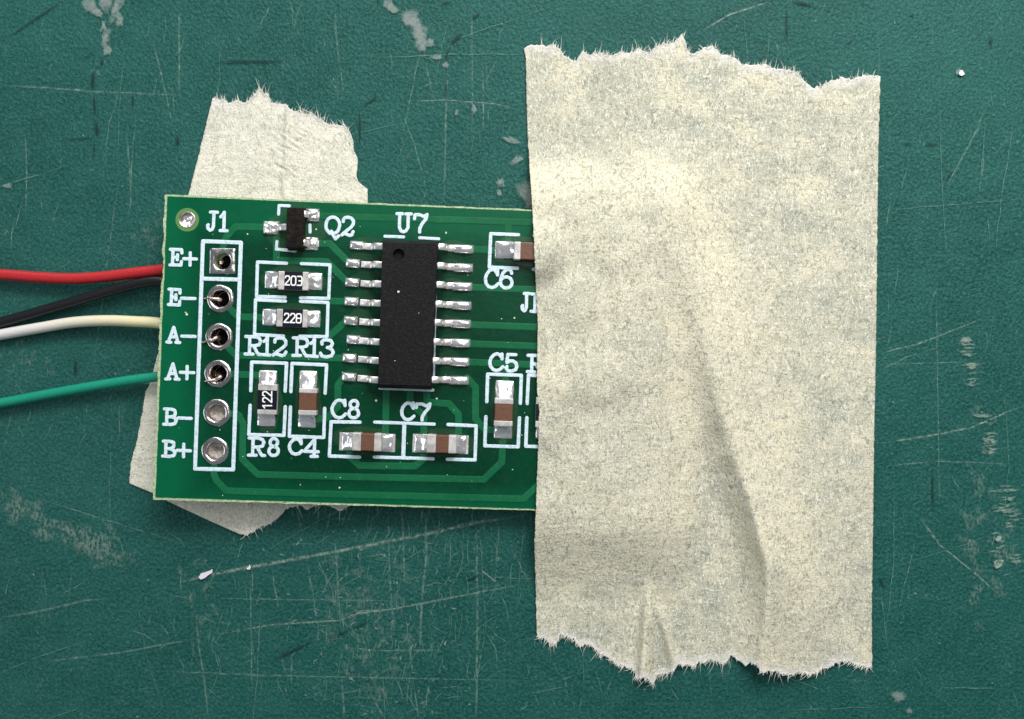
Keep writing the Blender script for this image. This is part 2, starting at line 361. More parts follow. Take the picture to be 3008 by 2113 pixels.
for cx, cy, q_ in ((2935,1655,12),(2941,1650,8),(2928,1662,8),(2933,1580,7),(2931,1586,5)):  # painted glints: two specular spots put into the mark colour
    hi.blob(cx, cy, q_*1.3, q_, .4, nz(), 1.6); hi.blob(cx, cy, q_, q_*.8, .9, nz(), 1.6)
hi.done('bright_scratches_and_glints', M['scratch_glint']); md.done('pale_scratches', M['scratch']); lo.done('faint_scratches', M['scratch_lo'])
cu.done('knife_cuts', M['cut']); sm.done('dried_glue_marks', M['smudge']); hz.done('rubbed_scuffs', M['haze'])

# three loose specks
def flake(pts, z, lab):
    vs = [P(x, y, .004) for x, y in pts]+[P(x, y, z+.006*noise.noise((x,y,0))) for x, y in pts]; n = len(pts)
    fs = [tuple(range(n,2*n))[::-1]]+[(i,(i+1)%n,n+(i+1)%n,n+i) for i in range(n)]
    tag(from_py('paper_flake', vs, fs, M['flake']), lab, 'flake', 'white flakes on the mat')
flake([(583,1697),(590,1685),(606,1680),(618,1676),(624,1672),(624,1682),(612,1690),(602,1698),(590,1703)], .018, 'largest white paper flake, on the mat below the lower tip of the small tape')
flake([(724,1670),(731,1664),(733,1658),(737,1667),(734,1673),(727,1674)], .014, 'tiny white speck on the long pale scratch, right of the largest flake')
flake([(2817,215),(2820,208),(2828,206),(2831,213),(2835,218),(2826,223),(2819,221)], .016, 'round white speck alone on the mat right of the large tape')

# ------------------------------------------------------------------ ribbons and glyphs
RB = [0]
class Ribbon:
    def __init__(s, h, rise): s.h = h; s.rise = rise; s.v = []; s.f = []
    def line(s, pts, w, wob=0.):
        pts = [(x+wob*random.uniform(-1,1), y+wob*random.uniform(-1,1)) for x, y in pts]
        for i, (p, q) in enumerate(zip(pts, pts[1:])):
            dx, dy = q[0]-p[0], q[1]-p[1]; L = math.hypot(dx, dy) or 1; nx, ny = -dy/L*w/2, dx/L*w/2
            RB[0] = (RB[0]+1) % 24; e = RB[0]*2.5e-5; b = len(s.v)
            n = max(1, int(L/12))
            for k in range(n+1):
                x, y = p[0]+dx*k/n, p[1]+dy*k/n; ww = 1+wob*.09*random.uniform(-1,1)
                s.v += [B(x-nx*ww, y-ny*ww, s.h+e-s.rise*.8), B(x-nx*.72*ww, y-ny*.72*ww, s.h+e+s.rise*.2), B(x+nx*.72*ww, y+ny*.72*ww, s.h+e+s.rise*.2), B(x+nx*ww, y+ny*ww, s.h+e-s.rise*.8)]
            for k in range(n):
                for m_ in range(3):
                    i0 = b+k*4+m_; s.f.append((i0, i0+1, i0+5, i0+4))
        for p in pts:
            RB[0] = (RB[0]+1) % 24; e = RB[0]*2.5e-5+1.2e-5; b = len(s.v); N = 12
            s.v.append(B(p[0], p[1], s.h+e+s.rise*.2))
            for rr, hh in ((.72, .2), (1., -.8)):
                for k in range(N):
                    t = 2*math.pi*k/N; s.v.append(B(p[0]+w/2*rr*math.cos(t), p[1]+w/2*rr*math.sin(t), s.h+e+s.rise*hh))
            for k in range(N):
                j = (k+1) % N
                s.f.append((b, b+1+j, b+1+k)); s.f.append((b+1+k, b+1+j, b+1+N+j, b+1+N+k))
    def done(s, name, m, parent):
        return from_py(name, s.v, s.f, m, parent)
def ell(cx, cy, rx, ry, n=16): return [(cx+rx*math.cos(2*math.pi*i/n), cy+ry*math.sin(2*math.pi*i/n)) for i in range(n+1)]
GL = {
 'J': [[(.3,1),(.98,1)], [(.64,1),(.64,.22),(.54,.06),(.34,0),(.12,.08),(.04,.26),(.12,.30)]],
 '1': [[(.08,.74),(.34,.82),(.55,1),(.55,0)], [(.08,0),(1,0)]],
 'E': [[(0,1),(.92,1),(.95,.78)], [(.22,1),(.22,0)], [(0,0),(.92,0),(.96,.24)], [(.22,.5),(.6,.5)], [(.6,.66),(.6,.34)]],
 'A': [[(.14,.02),(.5,.98),(.86,.02)], [(.28,.36),(.72,.36)], [(0,0),(.3,0)], [(.7,0),(1,0)]],
 'B': [[(0,1),(.6,1),(.85,.93),(.9,.75),(.85,.58),(.6,.5),(.22,.5)], [(.6,.5),(.9,.42),(1,.25),(.9,.07),(.6,0),(0,0)], [(.22,1),(.22,0)]],
 'R': [[(0,1),(.6,1),(.85,.93),(.93,.75),(.85,.56),(.6,.48),(.26,.48)], [(.26,1),(.26,0)], [(0,0),(.48,0)], [(.52,.48),(.74,.12),(.85,0),(1,0)]],
 'P': [[(0,1),(.6,1),(.88,.93),(.95,.72),(.88,.52),(.6,.43),(.26,.43)], [(.26,1),(.26,0)], [(0,0),(.5,0)]],
 '2': [[(.12,.74),(.1,.84),(.25,.97),(.5,1),(.78,.96),(.96,.8),(.93,.62),(.75,.45),(.3,.2),(.04,.02),(.22,.10),(.42,.06),(.68,0),(.88,.04),(.97,.22)]],
 '3': [[(.12,.74),(.08,.86),(.25,.98),(.5,1),(.8,.95),(.92,.78),(.8,.6),(.52,.54)],[(.55,.55),(.88,.46),(1,.28),(.88,.08),(.5,0),(.15,.04),(.03,.22)]],
 '8': [ell(.5,.77,.36,.23), ell(.5,.27,.46,.27)],
 'C': [[(.88,1),(.9,.70)], [(.9,.74),(.72,.95),(.5,1),(.28,.93),(.08,.72),(0,.5),(.06,.25),(.25,.06),(.5,0),(.75,.06),(.97,.24)]],
 '4': [[(.72,0),(.72,1),(0,.28),(1,.28)],[(.5,0),(.95,0)]],
 '7': [[(.08,.74),(.1,.95),(.45,.97),(.75,.86),(.97,1),(.92,.76),(.64,.46),(.5,.2),(.48,0)]],
 'U': [[(0,1),(.4,1)],[(.62,1),(1,1)],[(.2,1),(.2,.25),(.32,.06),(.5,0),(.68,.06),(.8,.25),(.8,1)]],
 'Q': [ell(.5,.60,.48,.38), [(.3,.24),(.42,.34),(.62,.12),(.72,0),(.92,.14)]],
 '5': [[(.88,1),(.2,1),(.14,.52),(.38,.63),(.68,.62),(.93,.5),(1,.3),(.9,.1),(.6,0),(.25,.03),(.08,.2),(.18,.28)]],
 '6': [[(.92,.80),(.9,.9),(.72,1),(.45,.97),(.2,.8),(.05,.55),(.02,.33)], ell(.5,.3,.48,.3)],
 '+': [[(0,.5),(1,.5)],[(.5,0),(.5,1)]], '-': [[(0,.5),(1,.5)]],
 's2': [[(.05,.8),(.2,1),(.8,1),(1,.85),(.95,.62),(.05,.06),(0,0),(1,0)]], 's0': [[(.2,0),(.8,0),(1,.18),(1,.82),(.8,1),(.2,1),(0,.82),(0,.18),(.2,0)]],
 's3': [[(0,1),(.85,1),(1,.85),(1,.15),(.85,0),(0,0)],[(.35,.5),(1,.5)]], 's8': [[(.15,0),(.85,0),(1,.15),(1,.85),(.85,1),(.15,1),(0,.85),(0,.15),(.15,0)],[(0,.5),(1,.5)]],
 's1': [[(.1,.8),(.6,1),(.6,0)]], 'sz': [[(0,1),(1,1),(.05,.05),(0,0),(1,0)]]}
def glyph(rb, ch, x0, y0, x1, y1, sw, wob=.5):
    w, h = x1-x0-sw, y1-y0-sw; x0 += sw/2; y0 += sw/2
    for st in GL[ch]:
        rb.line([(x0+gx*w-(1-gy-.5)*h*.036, y0+(1-gy)*h+(gx-.5)*w*.035) for gx, gy in st], sw, wob)

# ------------------------------------------------------------------ the board
board = empty('circuit_board', B(1180, 1040, -.11), 'green printed circuit board with white lettering and soldered chips, taped to the mat', 'circuit board')
XR = 1925
top_y = lambda x: 571+.0415*(x-484)
bot_y = lambda x: 1468+.0285*(x-450)
HOLES = [(654,767.6),(647.4,877.5),(644.6,989.7),(641,1097.6),(637,1212.8),(632.5,1324.4)]
VIA = (550, 646)
def circ(c, r, n=28, wob=0.): return [(c[0]+(r+wob*noise.noise((i*.7,c[0],c[1])))*math.cos(2*math.pi*i/n), c[1]+(r+wob*noise.noise((i*.7,c[0],c[1])))*math.sin(2*math.pi*i/n)) for i in range(n)]
def outline(ins, rough, step=9):
    cs = [(484.5+ins, 571.5+ins*.8), (XR-ins, top_y(XR)+ins*.6), (XR-40-ins, bot_y(XR-40)-ins*.6), (449.5+ins, 1468.5-ins)]
    out = []
    for k in range(4):
        a, b_ = cs[k], cs[(k+1)%4]; n = int(math.hypot(b_[0]-a[0], b_[1]-a[1])/step)
        dx, dy = b_[0]-a[0], b_[1]-a[1]; L = math.hypot(dx, dy)
        for i in range(n):
            t = i/n; x, y = a[0]+dx*t, a[1]+dy*t
            q = rough*(noise.noise((x*.03,y*.03,3))+.6*noise.noise((x*.11,y*.11,9)))*(1. if k == 3 else .35) if i else 0
            out.append((x+dy/L*q, y-dx/L*q))
    return out
def holed(name, loops, h_top, h_bot, m, parent):
    bm = bmesh.new(); tl = []; 
    for lp in loops:
        vs = [bm.verts.new(B(x, y, h_top)) for x, y in lp]
        for i in range(len(vs)): bm.edges.new((vs[i], vs[(i+1)%len(vs)]))
        tl.append(vs)
    r = bmesh.ops.triangle_fill(bm, use_beauty=True, use_dissolve=False, edges=bm.edges[:], normal=(0,0,1))
    for f in bm.faces:
        if f.normal.z < 0: f.normal_flip()
    if h_bot is not None:
        d = BN*(h_bot-h_top); low = {}
        tf = list(bm.faces)
        for vs in tl:
            for v in vs: low[v] = bm.verts.new(v.co+d)
        for f in tf: bm.faces.new([low[v] for v in reversed(f.verts)])
        for vs in tl:
            for i in range(len(vs)):
                a, b_ = vs[i], vs[(i+1)%len(vs)]; bm.faces.new((a, b_, low[b_], low[a]))
        bmesh.ops.recalc_face_normals(bm, faces=bm.faces[:])
    return from_bm(name, bm, m, parent)
hl = [circ(c, 26) for c in HOLES]
holed('laminate', [outline(0, 5.)]+hl+[circ(VIA, 22.5)], -.002, -.11, M['fr4'], board)
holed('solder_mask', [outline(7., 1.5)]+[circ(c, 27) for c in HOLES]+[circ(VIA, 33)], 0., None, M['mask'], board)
holed('bare_ring', [circ(VIA, 34.5), circ(VIA, 22.5)], .0006, None, M['clear_ring'], board)

def lathe(name, c, prof, m, parent, n=40, lump=0., smooth=True, seed=0.):
    vs, fs = [], []
    for r, h in prof:
        for i in range(n):
            t = 2*math.pi*i/n; q = noise.noise((math.cos(t)*1.7+seed, math.sin(t)*1.7, r*.06+seed))*lump
            p = B(c[0]+(r+q*2)*math.cos(t), c[1]+(r+q*2)*math.sin(t), 0)
            vs.append(p+BN*(h+q*.0016))
    for k in range(len(prof)-1):
        for i in range(n):
            j = (i+1) % n; fs.append((k*n+i, k*n+j, (k+1)*n+j, (k+1)*n+i))
    return from_py(name, vs, fs, m, parent, smooth)
ring_prof = [(41,.0005),(40.2,.006),(37,.0105),(32,.012),(28,.010),(25.5,.004),(24.2,-.006),(23.6,-.04),(23.4,-.108)]
for i, c in enumerate(HOLES):
    if i == 0:                          # square pad of pin 1
        q = [(c[0]-38,c[1]-39),(c[0]+38,c[1]-38),(c[0]+38,c[1]+38),(c[0]-39,c[1]+38)]
        n = 10; sq = [(q[k][0]+(q[(k+1)%4][0]-q[k][0])*j/n, q[k][1]+(q[(k+1)%4][1]-q[k][1])*j/n) for k in range(4) for j in range(n)]
        vs, fs = [], []; N = len(sq)
        for tt, h in ((0,.0006),(.04,.006),(.15,.0085),(.45,.009),(.75,.011),(.92,.009),(1,.002)):
            for j, (x, y) in enumerate(sq):
                a = math.atan2(y-c[1], x-c[0]); ix, iy = c[0]+24*math.cos(a), c[1]+24*math.sin(a)
                X, Y = x+(ix-x)*tt, y+(iy-y)*tt
                vs.append(B(X, Y, h+(.0035*noise.noise((X*.07,Y*.07,1)) if 0 < tt < 1 else 0)))
        for j, (x, y) in enumerate(sq):
            a = math.atan2(y-c[1], x-c[0]); vs.append(B(c[0]+23.5*math.cos(a), c[1]+23.5*math.sin(a), -.108))
        for k in range(7):
            for j in range(N): fs.append((k*N+j, k*N+(j+1)%N, (k+1)*N+(j+1)%N, (k+1)*N+j))
        h_ = from_py('plated_hole', vs, fs, M['hole_metal'], board, True); h_['label'] = 'square solder pad with a round hole beside E+'
    else:
        h_ = lathe('plated_hole', c, ring_prof, M['hole_metal'], board, 40, 1., True, i*3.1)
    dep = -.035 if i >= 4 else -.14
    mm = M['plug'] if i >= 4 else M['black']  # lower two plugged; black disc paints the dark inside of the open holes
    vs, fs = [], []
    for k, r in enumerate((0.01, 8, 16, 23.6)):
        for j in range(20):
            t = 2*math.pi*j/20; vs.append(B(c[0]+r*math.cos(t), c[1]+r*math.sin(t), 0)+BN*(dep-.02*(1-(r/24)**2)+.012*noise.noise((r*.1*math.cos(t)+i, r*.1*math.sin(t), i))))
    for k in range(3):
        for j in range(20): fs.append((k*20+j, k*20+(j+1)%20, (k+1)*20+(j+1)%20, (k+1)*20+j))
    from_py('hole_floor', vs, fs, mm, h_, True)
v_ = lathe('via_hole', VIA, [(24.5,.0015),(23.5,.004),(22,.003),(21.4,-.01),(21,-.108)], M['hole_metal'], board, 32)
lathe('solder_plug', (VIA[0]+2, VIA[1]+2), [(20.5,-.03),(17,-.022),(12,-.03),(6,-.045),(.1,-.05)], M['solder'], v_, 24, 3., True, 4.)

# copper traces under the mask
TR = [[(656,722),(664,697),(691,666),(790,668)], [(676,908),(700,931),(790,933)], [(668,1018),(692,1044),(850,1048),(1015,1053)], [(675,1099),(770,1103)],
      [(682,1216),(700,1219),(714,1245),(712,1350),(757,1394),(940,1399),(1421,1409),(1474,1358),(1478,1275)], [(629,1368),(628,1392),(636,1412),(664,1442),(940,1451),(1538,1466),(1640,1370)],
      [(930,716),(968,715),(1024,772)], [(812,690),(812,765),(960,769),(1020,830)], [(935,883),(1015,886)], [(965,990),(1016,944)], [(1012,1107),(992,1132),(992,1195),(962,1228),(910,1234)],
      [(1385,732),(1470,737)], [(1380,844),(1700,856)], [(1380,954),(1700,966)], [(1378,1010),(1700,1022)], [(1376,1064),(1500,1069),(1600,1073)], [(1372,1110),(1397,1138),(1397,1232),(1425,1262),(1460,1265)],
      [(1135,1120),(1132,1290)], [(1206,1120),(1204,1182),(1246,1222),(1244,1290)], [(1252,1120),(1254,1182),(1318,1186),(1347,1218),(1347,1290)],
      [(1024,1310),(1030,1345),(1056,1368),(1218,1370),(1246,1348),(1246,1310)], [(930,634),(1050,638),(1430,649),(1900,668)], [(1493,652),(1492,720)], [(1484,1170),(1486,1060)], [(1484,1180),(1485,1130)],
      [(800,870),(820,940)], [(926,930),(924,1040)], [(905,1085),(908,1040)], [(1700,856),(1760,900)], [(1530,690),(1700,700)]]
for t in TR[:25]:
    r = Ribbon(.0022, .0007); r.line(t, 20); r.done('copper_trace', M['trace'], board)

# white print: outlines
OUT = [([(596,709),(708,713),(685,1380),(573,1378),(596,709)], 11.5), ([(592,819),(703,822)], 11.5),
       ([(842,774),(756,770),(753,871),(838,874)], 9.5), ([(885,775),(970,779),(965,877),(882,875)], 9.5), ([(838,885),(751,881),(748,983),(833,987)], 9.5), ([(882,886),(963,890),(960,990),(880,988)], 9.5),
       ([(737,1148),(739,1064),(842,1067),(838,1150)], 10), ([(735,1191),(731,1277),(834,1280),(838,1195)], 10), ([(854,1151),(858,1068),(959,1072),(955,1156)], 10), ([(853,1196),(850,1282),(951,1286),(954,1200)], 10),
       ([(1058,1241),(972,1240),(967,1340),(1056,1343)], 10), ([(1101,1241),(1275,1247)], 9.5), ([(1188,1245),(1184,1344)], 12), ([(1099,1343),(1273,1348)], 9.5), ([(1316,1248),(1399,1252),(1395,1352),(1314,1349)], 10),
       ([(1523,690),(1441,687),(1437,786),(1520,789)], 10), ([(1569,692),(1660,695),(1657,794),(1567,791)], 10), ([(1430,1181),(1433,1099),(1531,1103),(1528,1185)], 10), ([(1427,1225),(1424,1310),(1522,1313),(1526,1228)], 10),
       ([(1549,1186),(1553,1103),(1650,1107),(1647,1188)], 10), ([(1548,1228),(1544,1311),(1641,1315),(1645,1230)], 10),
       ([(850,606),(820,604),(818,630)], 9), ([(814,709),(812,732),(868,737)], 9), ([(910,661),(911,683)], 9),
       ([(1131,695),(1186,697)], 9), ([(1233,699),(1288,702)], 9), ([(1116,1141),(1272,1146)], 9), ([(1283,735),(1275,1105)], 6)]
for pts, w in OUT:
    r = Ribbon(.0052, .0012); r.line(pts, w, .6); r.done('printed_outline', M['silk'], board)
TXT = [('J1', [('J',604,619,643,682),('1',641,619,673,683)]), ('E+', [('E',495,729,540,784),('+',535,738,582,784)]), ('E-', [('E',491,846,535,901),('-',528,850,578,904)]),
       ('A-', [('A',486,957,533,1011),('-',529,962,578,1015)]), ('A+', [('A',483,1064,531,1119),('+',525,1072,574,1119)]), ('B-', [('B',477,1198,523,1252),('-',519,1203,566,1256)]),
       ('B+', [('B',474,1292,519,1346),('+',515,1301,564,1347)]), ('Q2', [('Q',951,632,1003,707),('2',999,634,1044,697)]), ('U7', [('U',1160,624,1212,687),('7',1209,625,1259,688)]),
       ('R12', [('R',716,985,773,1046),('1',768,986,799,1048),('2',797,988,846,1050)]), ('R13', [('R',856,989,912,1050),('1',906,992,938,1052),('3',936,994,984,1054)]),
       ('R8', [('R',726,1283,783,1343),('8',784,1284,824,1344)]), ('C4', [('C',845,1285,893,1340),('4',889,1286,940,1346)]), ('C8', [('C',970,1171,1022,1233),('8',1019,1172,1060,1233)]),
       ('C7', [('C',1175,1179,1222,1239),('7',1214,1181,1268,1240)]), ('C6', [('C',1421,787,1470,851),('6',1465,787,1510,852)]), ('JP', [('J',1528,858,1559,919),('P',1556,860,1606,921)]),
       ('C5', [('C',1434,1035,1483,1094),('5',1479,1037,1523,1096)]), ('R7', [('R',1545,1040,1602,1098),('7',1600,1042,1644,1100)])]
for word, gs in TXT:
    r = Ribbon(.0060, .0012)
    for ch, *bx in gs: glyph(r, ch, *bx, 9.7)
    o = r.done('printed_lettering', M['silk'], board); 
    if word not in ('JP','R7'): o['label'] = 'white printed lettering ' + word

# ------------------------------------------------------------------ component builders
def rbox(name, quad, h0, h1, m, parent, bev=.006, inset=0., seg=2, smooth=True):
    bm = bmesh.new()
    top = [B(x, y, h1) for x, y in quad]; c = sum(top, Vector())/4
    bot = [p-BN*(h1-h0) for p in top]
    if inset: top = [p+(c-p).normalized()*inset for p in top]
    tv = [bm.verts.new(p) for p in top]; bv = [bm.verts.new(p) for p in bot]
    bm.faces.new(tv[::-1]); bm.faces.new(bv)
    for i in range(4): bm.faces.new((tv[i], tv[(i+1)%4], bv[(i+1)%4], bv[i]))
    bmesh.ops.recalc_face_normals(bm, faces=bm.faces[:])
    if bev: bmesh.ops.bevel(bm, geom=bm.edges[:], offset=bev, segments=seg, affect='EDGES', profile=.6)
    o = from_bm(name, bm, m, parent)
    return o
def solder(name, quad, h_in, h_out, side, m, parent, lump=.006, seed=0., nu=18, nv=18, sup=4.):
    """pool of solder over a pad; 'side' tells which edge of the quad leans on the component (0 left 1 top 2 right 3 bottom, None = free)"""
    vs, fs = [], []
    q = [Vector((x, y)) for x, y in quad]
    for j in range(nv+1):
        for i in range(nu+1):
            u, v = i/nu, j/nv
            # crowd the rows near the rim
            uu = .5-.5*math.cos(math.pi*u); vv = .5-.5*math.cos(math.pi*v)
            a, b_ = 2*uu-1, 2*vv-1
            rim = max(0, 1-abs(a)**sup)**.5*max(0, 1-abs(b_)**sup)**.5
            near = {0: 1-uu, 1: 1-vv, 2: uu, 3: vv, None: 0}[side]
            if side in (0,2): rim = max(0, 1-abs(b_)**sup)**.5*(1-(1-near)**8)**.5
            if side in (1,3): rim = max(0, 1-abs(a)**sup)**.5*(1-(1-near)**8)**.5
            h = rim*(h_out+(h_in-h_out)*near**2.2)
            if side is None: h = rim*h_in
            nn = noise.noise((uu*2.6+seed, vv*2.6+seed*.7, seed))+.5*noise.noise((uu*6+seed, vv*6, seed))
            h += nn*lump*rim
            # round the corners of the pool a little
            p = (q[0]*(1-uu)+q[1]*uu)*(1-vv)+(q[3]*(1-uu)+q[2]*uu)*vv
            cc = (q[0]+q[2])/2; k = 1-.05*(a*a*b_*b_)+.03*noise.noise((a*2+seed, b_*2, seed+3))*(max(abs(a),abs(b_))**6)
            p = cc+(p-cc)*k
            vs.append(B(p.x, p.y, 0)+BN*(max(h, .0)+.0015))
    for j in range(nv):
        for i in range(nu):
            k = j*(nu+1)+i; fs.append((k, k+nu+1, k+nu+2, k+1))
    return from_py(name, vs, fs, m, parent, True)

def resistor(horiz, sol0, t0, body, t1, sol1, span, code, label, seed):
    """extents along the long axis: solder, end cap, black, end cap, solder; span across"""
    def R(a, b_, s=span): return rq(a, s[0], b_, s[1]) if horiz else rq(s[0], a, s[1], b_)
    sh = lambda a: 0
    H = .052
    # the slight turn of the board shifts ends across; follow it
    mid = (body[0]+body[1])/2
    def RR(a, b_, s=span):
        d = ((a+b_)/2-mid)*ROT
        if horiz: return rq(a, s[0]+d, b_, s[1]+d)
        return rq(s[0]-d, a, s[1]-d, b_)
    c = rbox('chip_resistor', RR(t0+2, t1-2), .004, H-.004, M['ceramic'], board, .002)
    c['label'] = label
    gl = rbox('glazed_top', RR(body[0], body[1]), H-.005, H+.001, M['glaze'], c, .0015)
    rbox('end_cap', RR(t0, body[0]+1), .003, H+.0005, M['endcap'], c, .004); rbox('end_cap', RR(body[1]-1, t1), .003, H+.0005, M['endcap'], c, .004)
    s2 = (span[0]+1, span[1]-1)
    solder('solder_joint', RR(sol0, t0+3, s2), .046, .012, 2 if horiz else 3, M['solder'], c, .007, seed)
    solder('solder_joint', RR(t1-3, sol1, s2), .046, .012, 0 if horiz else 1, M['solder'], c, .007, seed+5)
    if code:
        r = Ribbon(H+.0022, .0006)
        cx, cy = mid, (span[0]+span[1])/2
        n = len(code); gw, gh, gap = 13.5, 26, 4.5
        for k, ch in enumerate(code):
            off = (k-(n-1)/2)*(gw+gap)
            for st in GL[ch]:
                pts = []
                for gx, gy in st:
                    lx, ly = off+(gx-.5)*gw, (.5-gy)*gh
                    if horiz: X, Y = cx+lx-ly*ROT, cy+ly+lx*ROT
                    else: X, Y = (span[0]+span[1])/2+ly+lx*.0, mid-lx
                    pts.append((X, Y))
                r.line(pts, 3.9)
        # ribbon heights follow the board plane
        r.done('printed_code', M['code'], c)
    return c
resistor(True, 778, 817, (835,889), 906, 947, (798,852), ['s2','s0','s3'], 'black chip resistor marked 203', 1.)
resistor(True, 771, 812, (830,889), 903, 942, (909,961), ['s2','s2','s8'], 'black chip resistor marked 228', 2.)
resistor(False, 1088, 1129, (1147,1204), 1218, 1253, (757,813), ['s1','s2','s2'], 'black chip resistor marked 122, standing upright', 3.)
resistor(False, 1118, 1168, (1188,1238), 1256, 1290, (1574,1628), None, 'black chip resistor half hidden under the large tape', 4.)

def capacitor(horiz, sol0, t0, body, t1, sol1, span, label, seed, wide=0):
    H = .085; mid = (body[0]+body[1])/2
    def RR(a, b_, s=span):
        d = ((a+b_)/2-mid)*ROT
        return rq(a, s[0]+d, b_, s[1]+d) if horiz else rq(s[0]-d, a, s[1]-d, b_)
    c = rbox('ceramic_capacitor', RR(t0+3, t1-3, (span[0]+1.2, span[1]-1.2)), .004, H-.002, M['brown'], board, .006)
    c['label'] = label
    rbox('end_cap', RR(t0, body[0]), .003, H, M['endcap'], c, .008, 0, 3); rbox('end_cap', RR(body[1], t1), .003, H, M['endcap'], c, .008, 0, 3)
    solder('solder_joint', RR(sol0, t0+4), .062, .014, 2 if horiz else 3, M['solder'], c, .008, seed, sup=3.)
    solder('solder_joint', RR(t1-4, sol1), .062, .014, 0 if horiz else 1, M['solder'], c, .008, seed+7, sup=3.)
    if wide:                             # flat tinned pad that shows round the solder
        for a, b_ in ((wide[0], t0+2), (t1-2, wide[1])):
            rbox('solder_pad', RR(a, b_), .0005, .004, M['tin'], c, .001)
    return c
capacitor(False, 1089, 1141, (1156,1205), 1221, 1257, (877,930), 'brown capacitor standing upright between R8 and the chip', 11.)
capacitor(True, 1004, 1035, (1061,1098), 1120, 1155, (1273,1326), 'brown capacitor lying flat under the C8 print', 12., (997,1161))
capacitor(True, 1217, 1254, (1281,1317), 1341, 1370, (1278,1332), 'brown capacitor lying flat under the C7 print', 13., (1212,1376))
capacitor(True, 1453, 1510, (1530,1576), 1594, 1640, (711,764), 'brown capacitor above C6, its right end under the tape', 14.)
capacitor(False, 1118, 1170, (1188,1236), 1254, 1289, (1452,1507), 'brown capacitor standing upright below the C5 print', 15.)

# transistor Q2
q = rbox('transistor', rq(840,606,891,733,.02), .012, .10, M['q_black'], board, .008, .010, 3); q['label'] = 'small black three-legged transistor with a rubbed brown top'
def lead(name, p0, out, m, parent, zs, w, seed=0.):
    """gull wing lead: p0 = photo position at the body (height zs[0]), out = direction in px; zs = list of (distance px, height)"""
    dx, dy = out; L = math.hypot(dx, dy); dx, dy = dx/L, dy/L; nx, ny = -dy, dx; vs, fs = [], []
    for k, (d, h) in enumerate(zs):
        x, y = p0[0]+dx*d, p0[1]+dy*d; ww = w*(1+.05*noise.noise((k,seed,0)))
        base = B(x, y, 0)
        sx, sy = B(x+nx*ww/2, y+ny*ww/2, 0)-base, B(x-nx*ww/2, y-ny*ww/2, 0)-base
        t = .016
        a, b_ = zs[max(0,k-1)], zs[min(len(zs)-1,k+1)]
        sl = math.atan2(b_[1]-a[1], (b_[0]-a[0])/438.); ux = B(x+dx*50, y+dy*50, 0)-base; ux.normalize()
        off = (BN*math.cos(sl)-ux*math.sin(sl))*t/2
        c = base+BN*h
        for s1, o1 in ((sx*.8,1.),(sy*.8,1.),(sy,.5),(sy,-.8),(sx,-.8),(sx,.5)): vs.append(c+s1+off*o1)
    for k in range(len(zs)-1):
        for i in range(6): j = (i+1)%6; fs.append((k*6+i, k*6+j, (k+1)*6+j, (k+1)*6+i))
    fs.append(tuple(range(6))[::-1]); fs.append(tuple((len(zs)-1)*6+i for i in range(6)))
    o = from_py(name, vs, fs, m, parent, False)
    bm = bmesh.new(); bm.from_mesh(o.data); bmesh.ops.recalc_face_normals(bm, faces=bm.faces[:]); bm.to_mesh(o.data); bm.free()
    for p in o.data.polygons: p.use_smooth = len(p.vertices) == 4
    o.data.set_sharp_from_angle(angle=math.radians(42))
    return o
zq = [(-6,.055),(6,.055),(12,.050),(18,.022),(24,.014),(50,.013)]
lead('lead', (840,671), (-1,0), M['tin'], q, zq, 19, 1); lead('lead', (890,632), (1,.03), M['tin'], q, zq, 19, 2); lead('lead', (888,716), (1,.03), M['tin'], q, zq, 19, 3)
solder('solder_joint', rq(773,650,822,690), .028, .02, None, M['solder'], q, .018, 21.); solder('solder_joint', rq(898,613,939,652), .026, .02, None, M['solder'], q, .020, 22.); solder('solder_joint', rq(894,697,936,736), .026, .02, None, M['solder'], q, .020, 23.)

# the sixteen-pin chip
bm = bmesh.new()
icq = [(1121,704),(1289,708),(1267,1144),(1107,1139)]
def icl(f, h): 
    c = (sum(p[0] for p in icq)/4, sum(p[1] for p in icq)/4); r = []
    for x, y in icq:
        p = B(x, y, .150)-BN*.150; cc = B(c[0], c[1], .150)-BN*.150
        d = (cc-p); r.append(p+d.normalized()*f+BN*h)
    return r
rings = [icl(.012,.012), icl(-.004,.082), icl(0,.09), icl(.016,.144), icl(.024,.150)]
vr = []
NS = 8
for rg in rings:
    vs = []
    for k in range(4):
        for j in range(NS): vs.append(bm.verts.new(rg[k].lerp(rg[(k+1)%4], j/NS)))
    vr.append(vs)
N4 = 4*NS
for a, b_ in zip(vr, vr[1:]):
    for i in range(N4): bm.faces.new((a[i], a[(i+1)%N4], b_[(i+1)%N4], b_[i]))
bm.faces.new(vr[0])
dc = [bm.verts.new(B(x, y, .150)) for x, y in circ((1171,748), 17, 20)]
ed = [bm.edges.get((vr[-1][i], vr[-1][(i+1)%N4])) for i in range(N4)]+[bm.edges.new((dc[i], dc[(i+1)%20])) for i in range(20)]
bmesh.ops.triangle_fill(bm, use_beauty=True, edges=ed, normal=(0,0,1))
d2 = [bm.verts.new(B(x, y, .150)-BN*.035) for x, y in circ((1171,748), 13, 20)]
for i in range(20): bm.faces.new((dc[i], dc[(i+1)%20], d2[(i+1)%20], d2[i]))
bm.faces.new(d2)
bmesh.ops.recalc_face_normals(bm, faces=bm.faces[:])
ic = from_bm('integrated_circuit', bm, M['black'], board); ic['label'] = 'long black sixteen-pin chip with a round dimple at one end'
LL = [(1028,721),(1016,774),(1014,830),(1012,886),(1010,942),(1018,998),(1006,1052),(1005,1108)]
RL = [(1391,732),(1389,787),(1387,842),(1385,898),(1383,952),(1381,1008),(1379,1063),(1377,1118)]
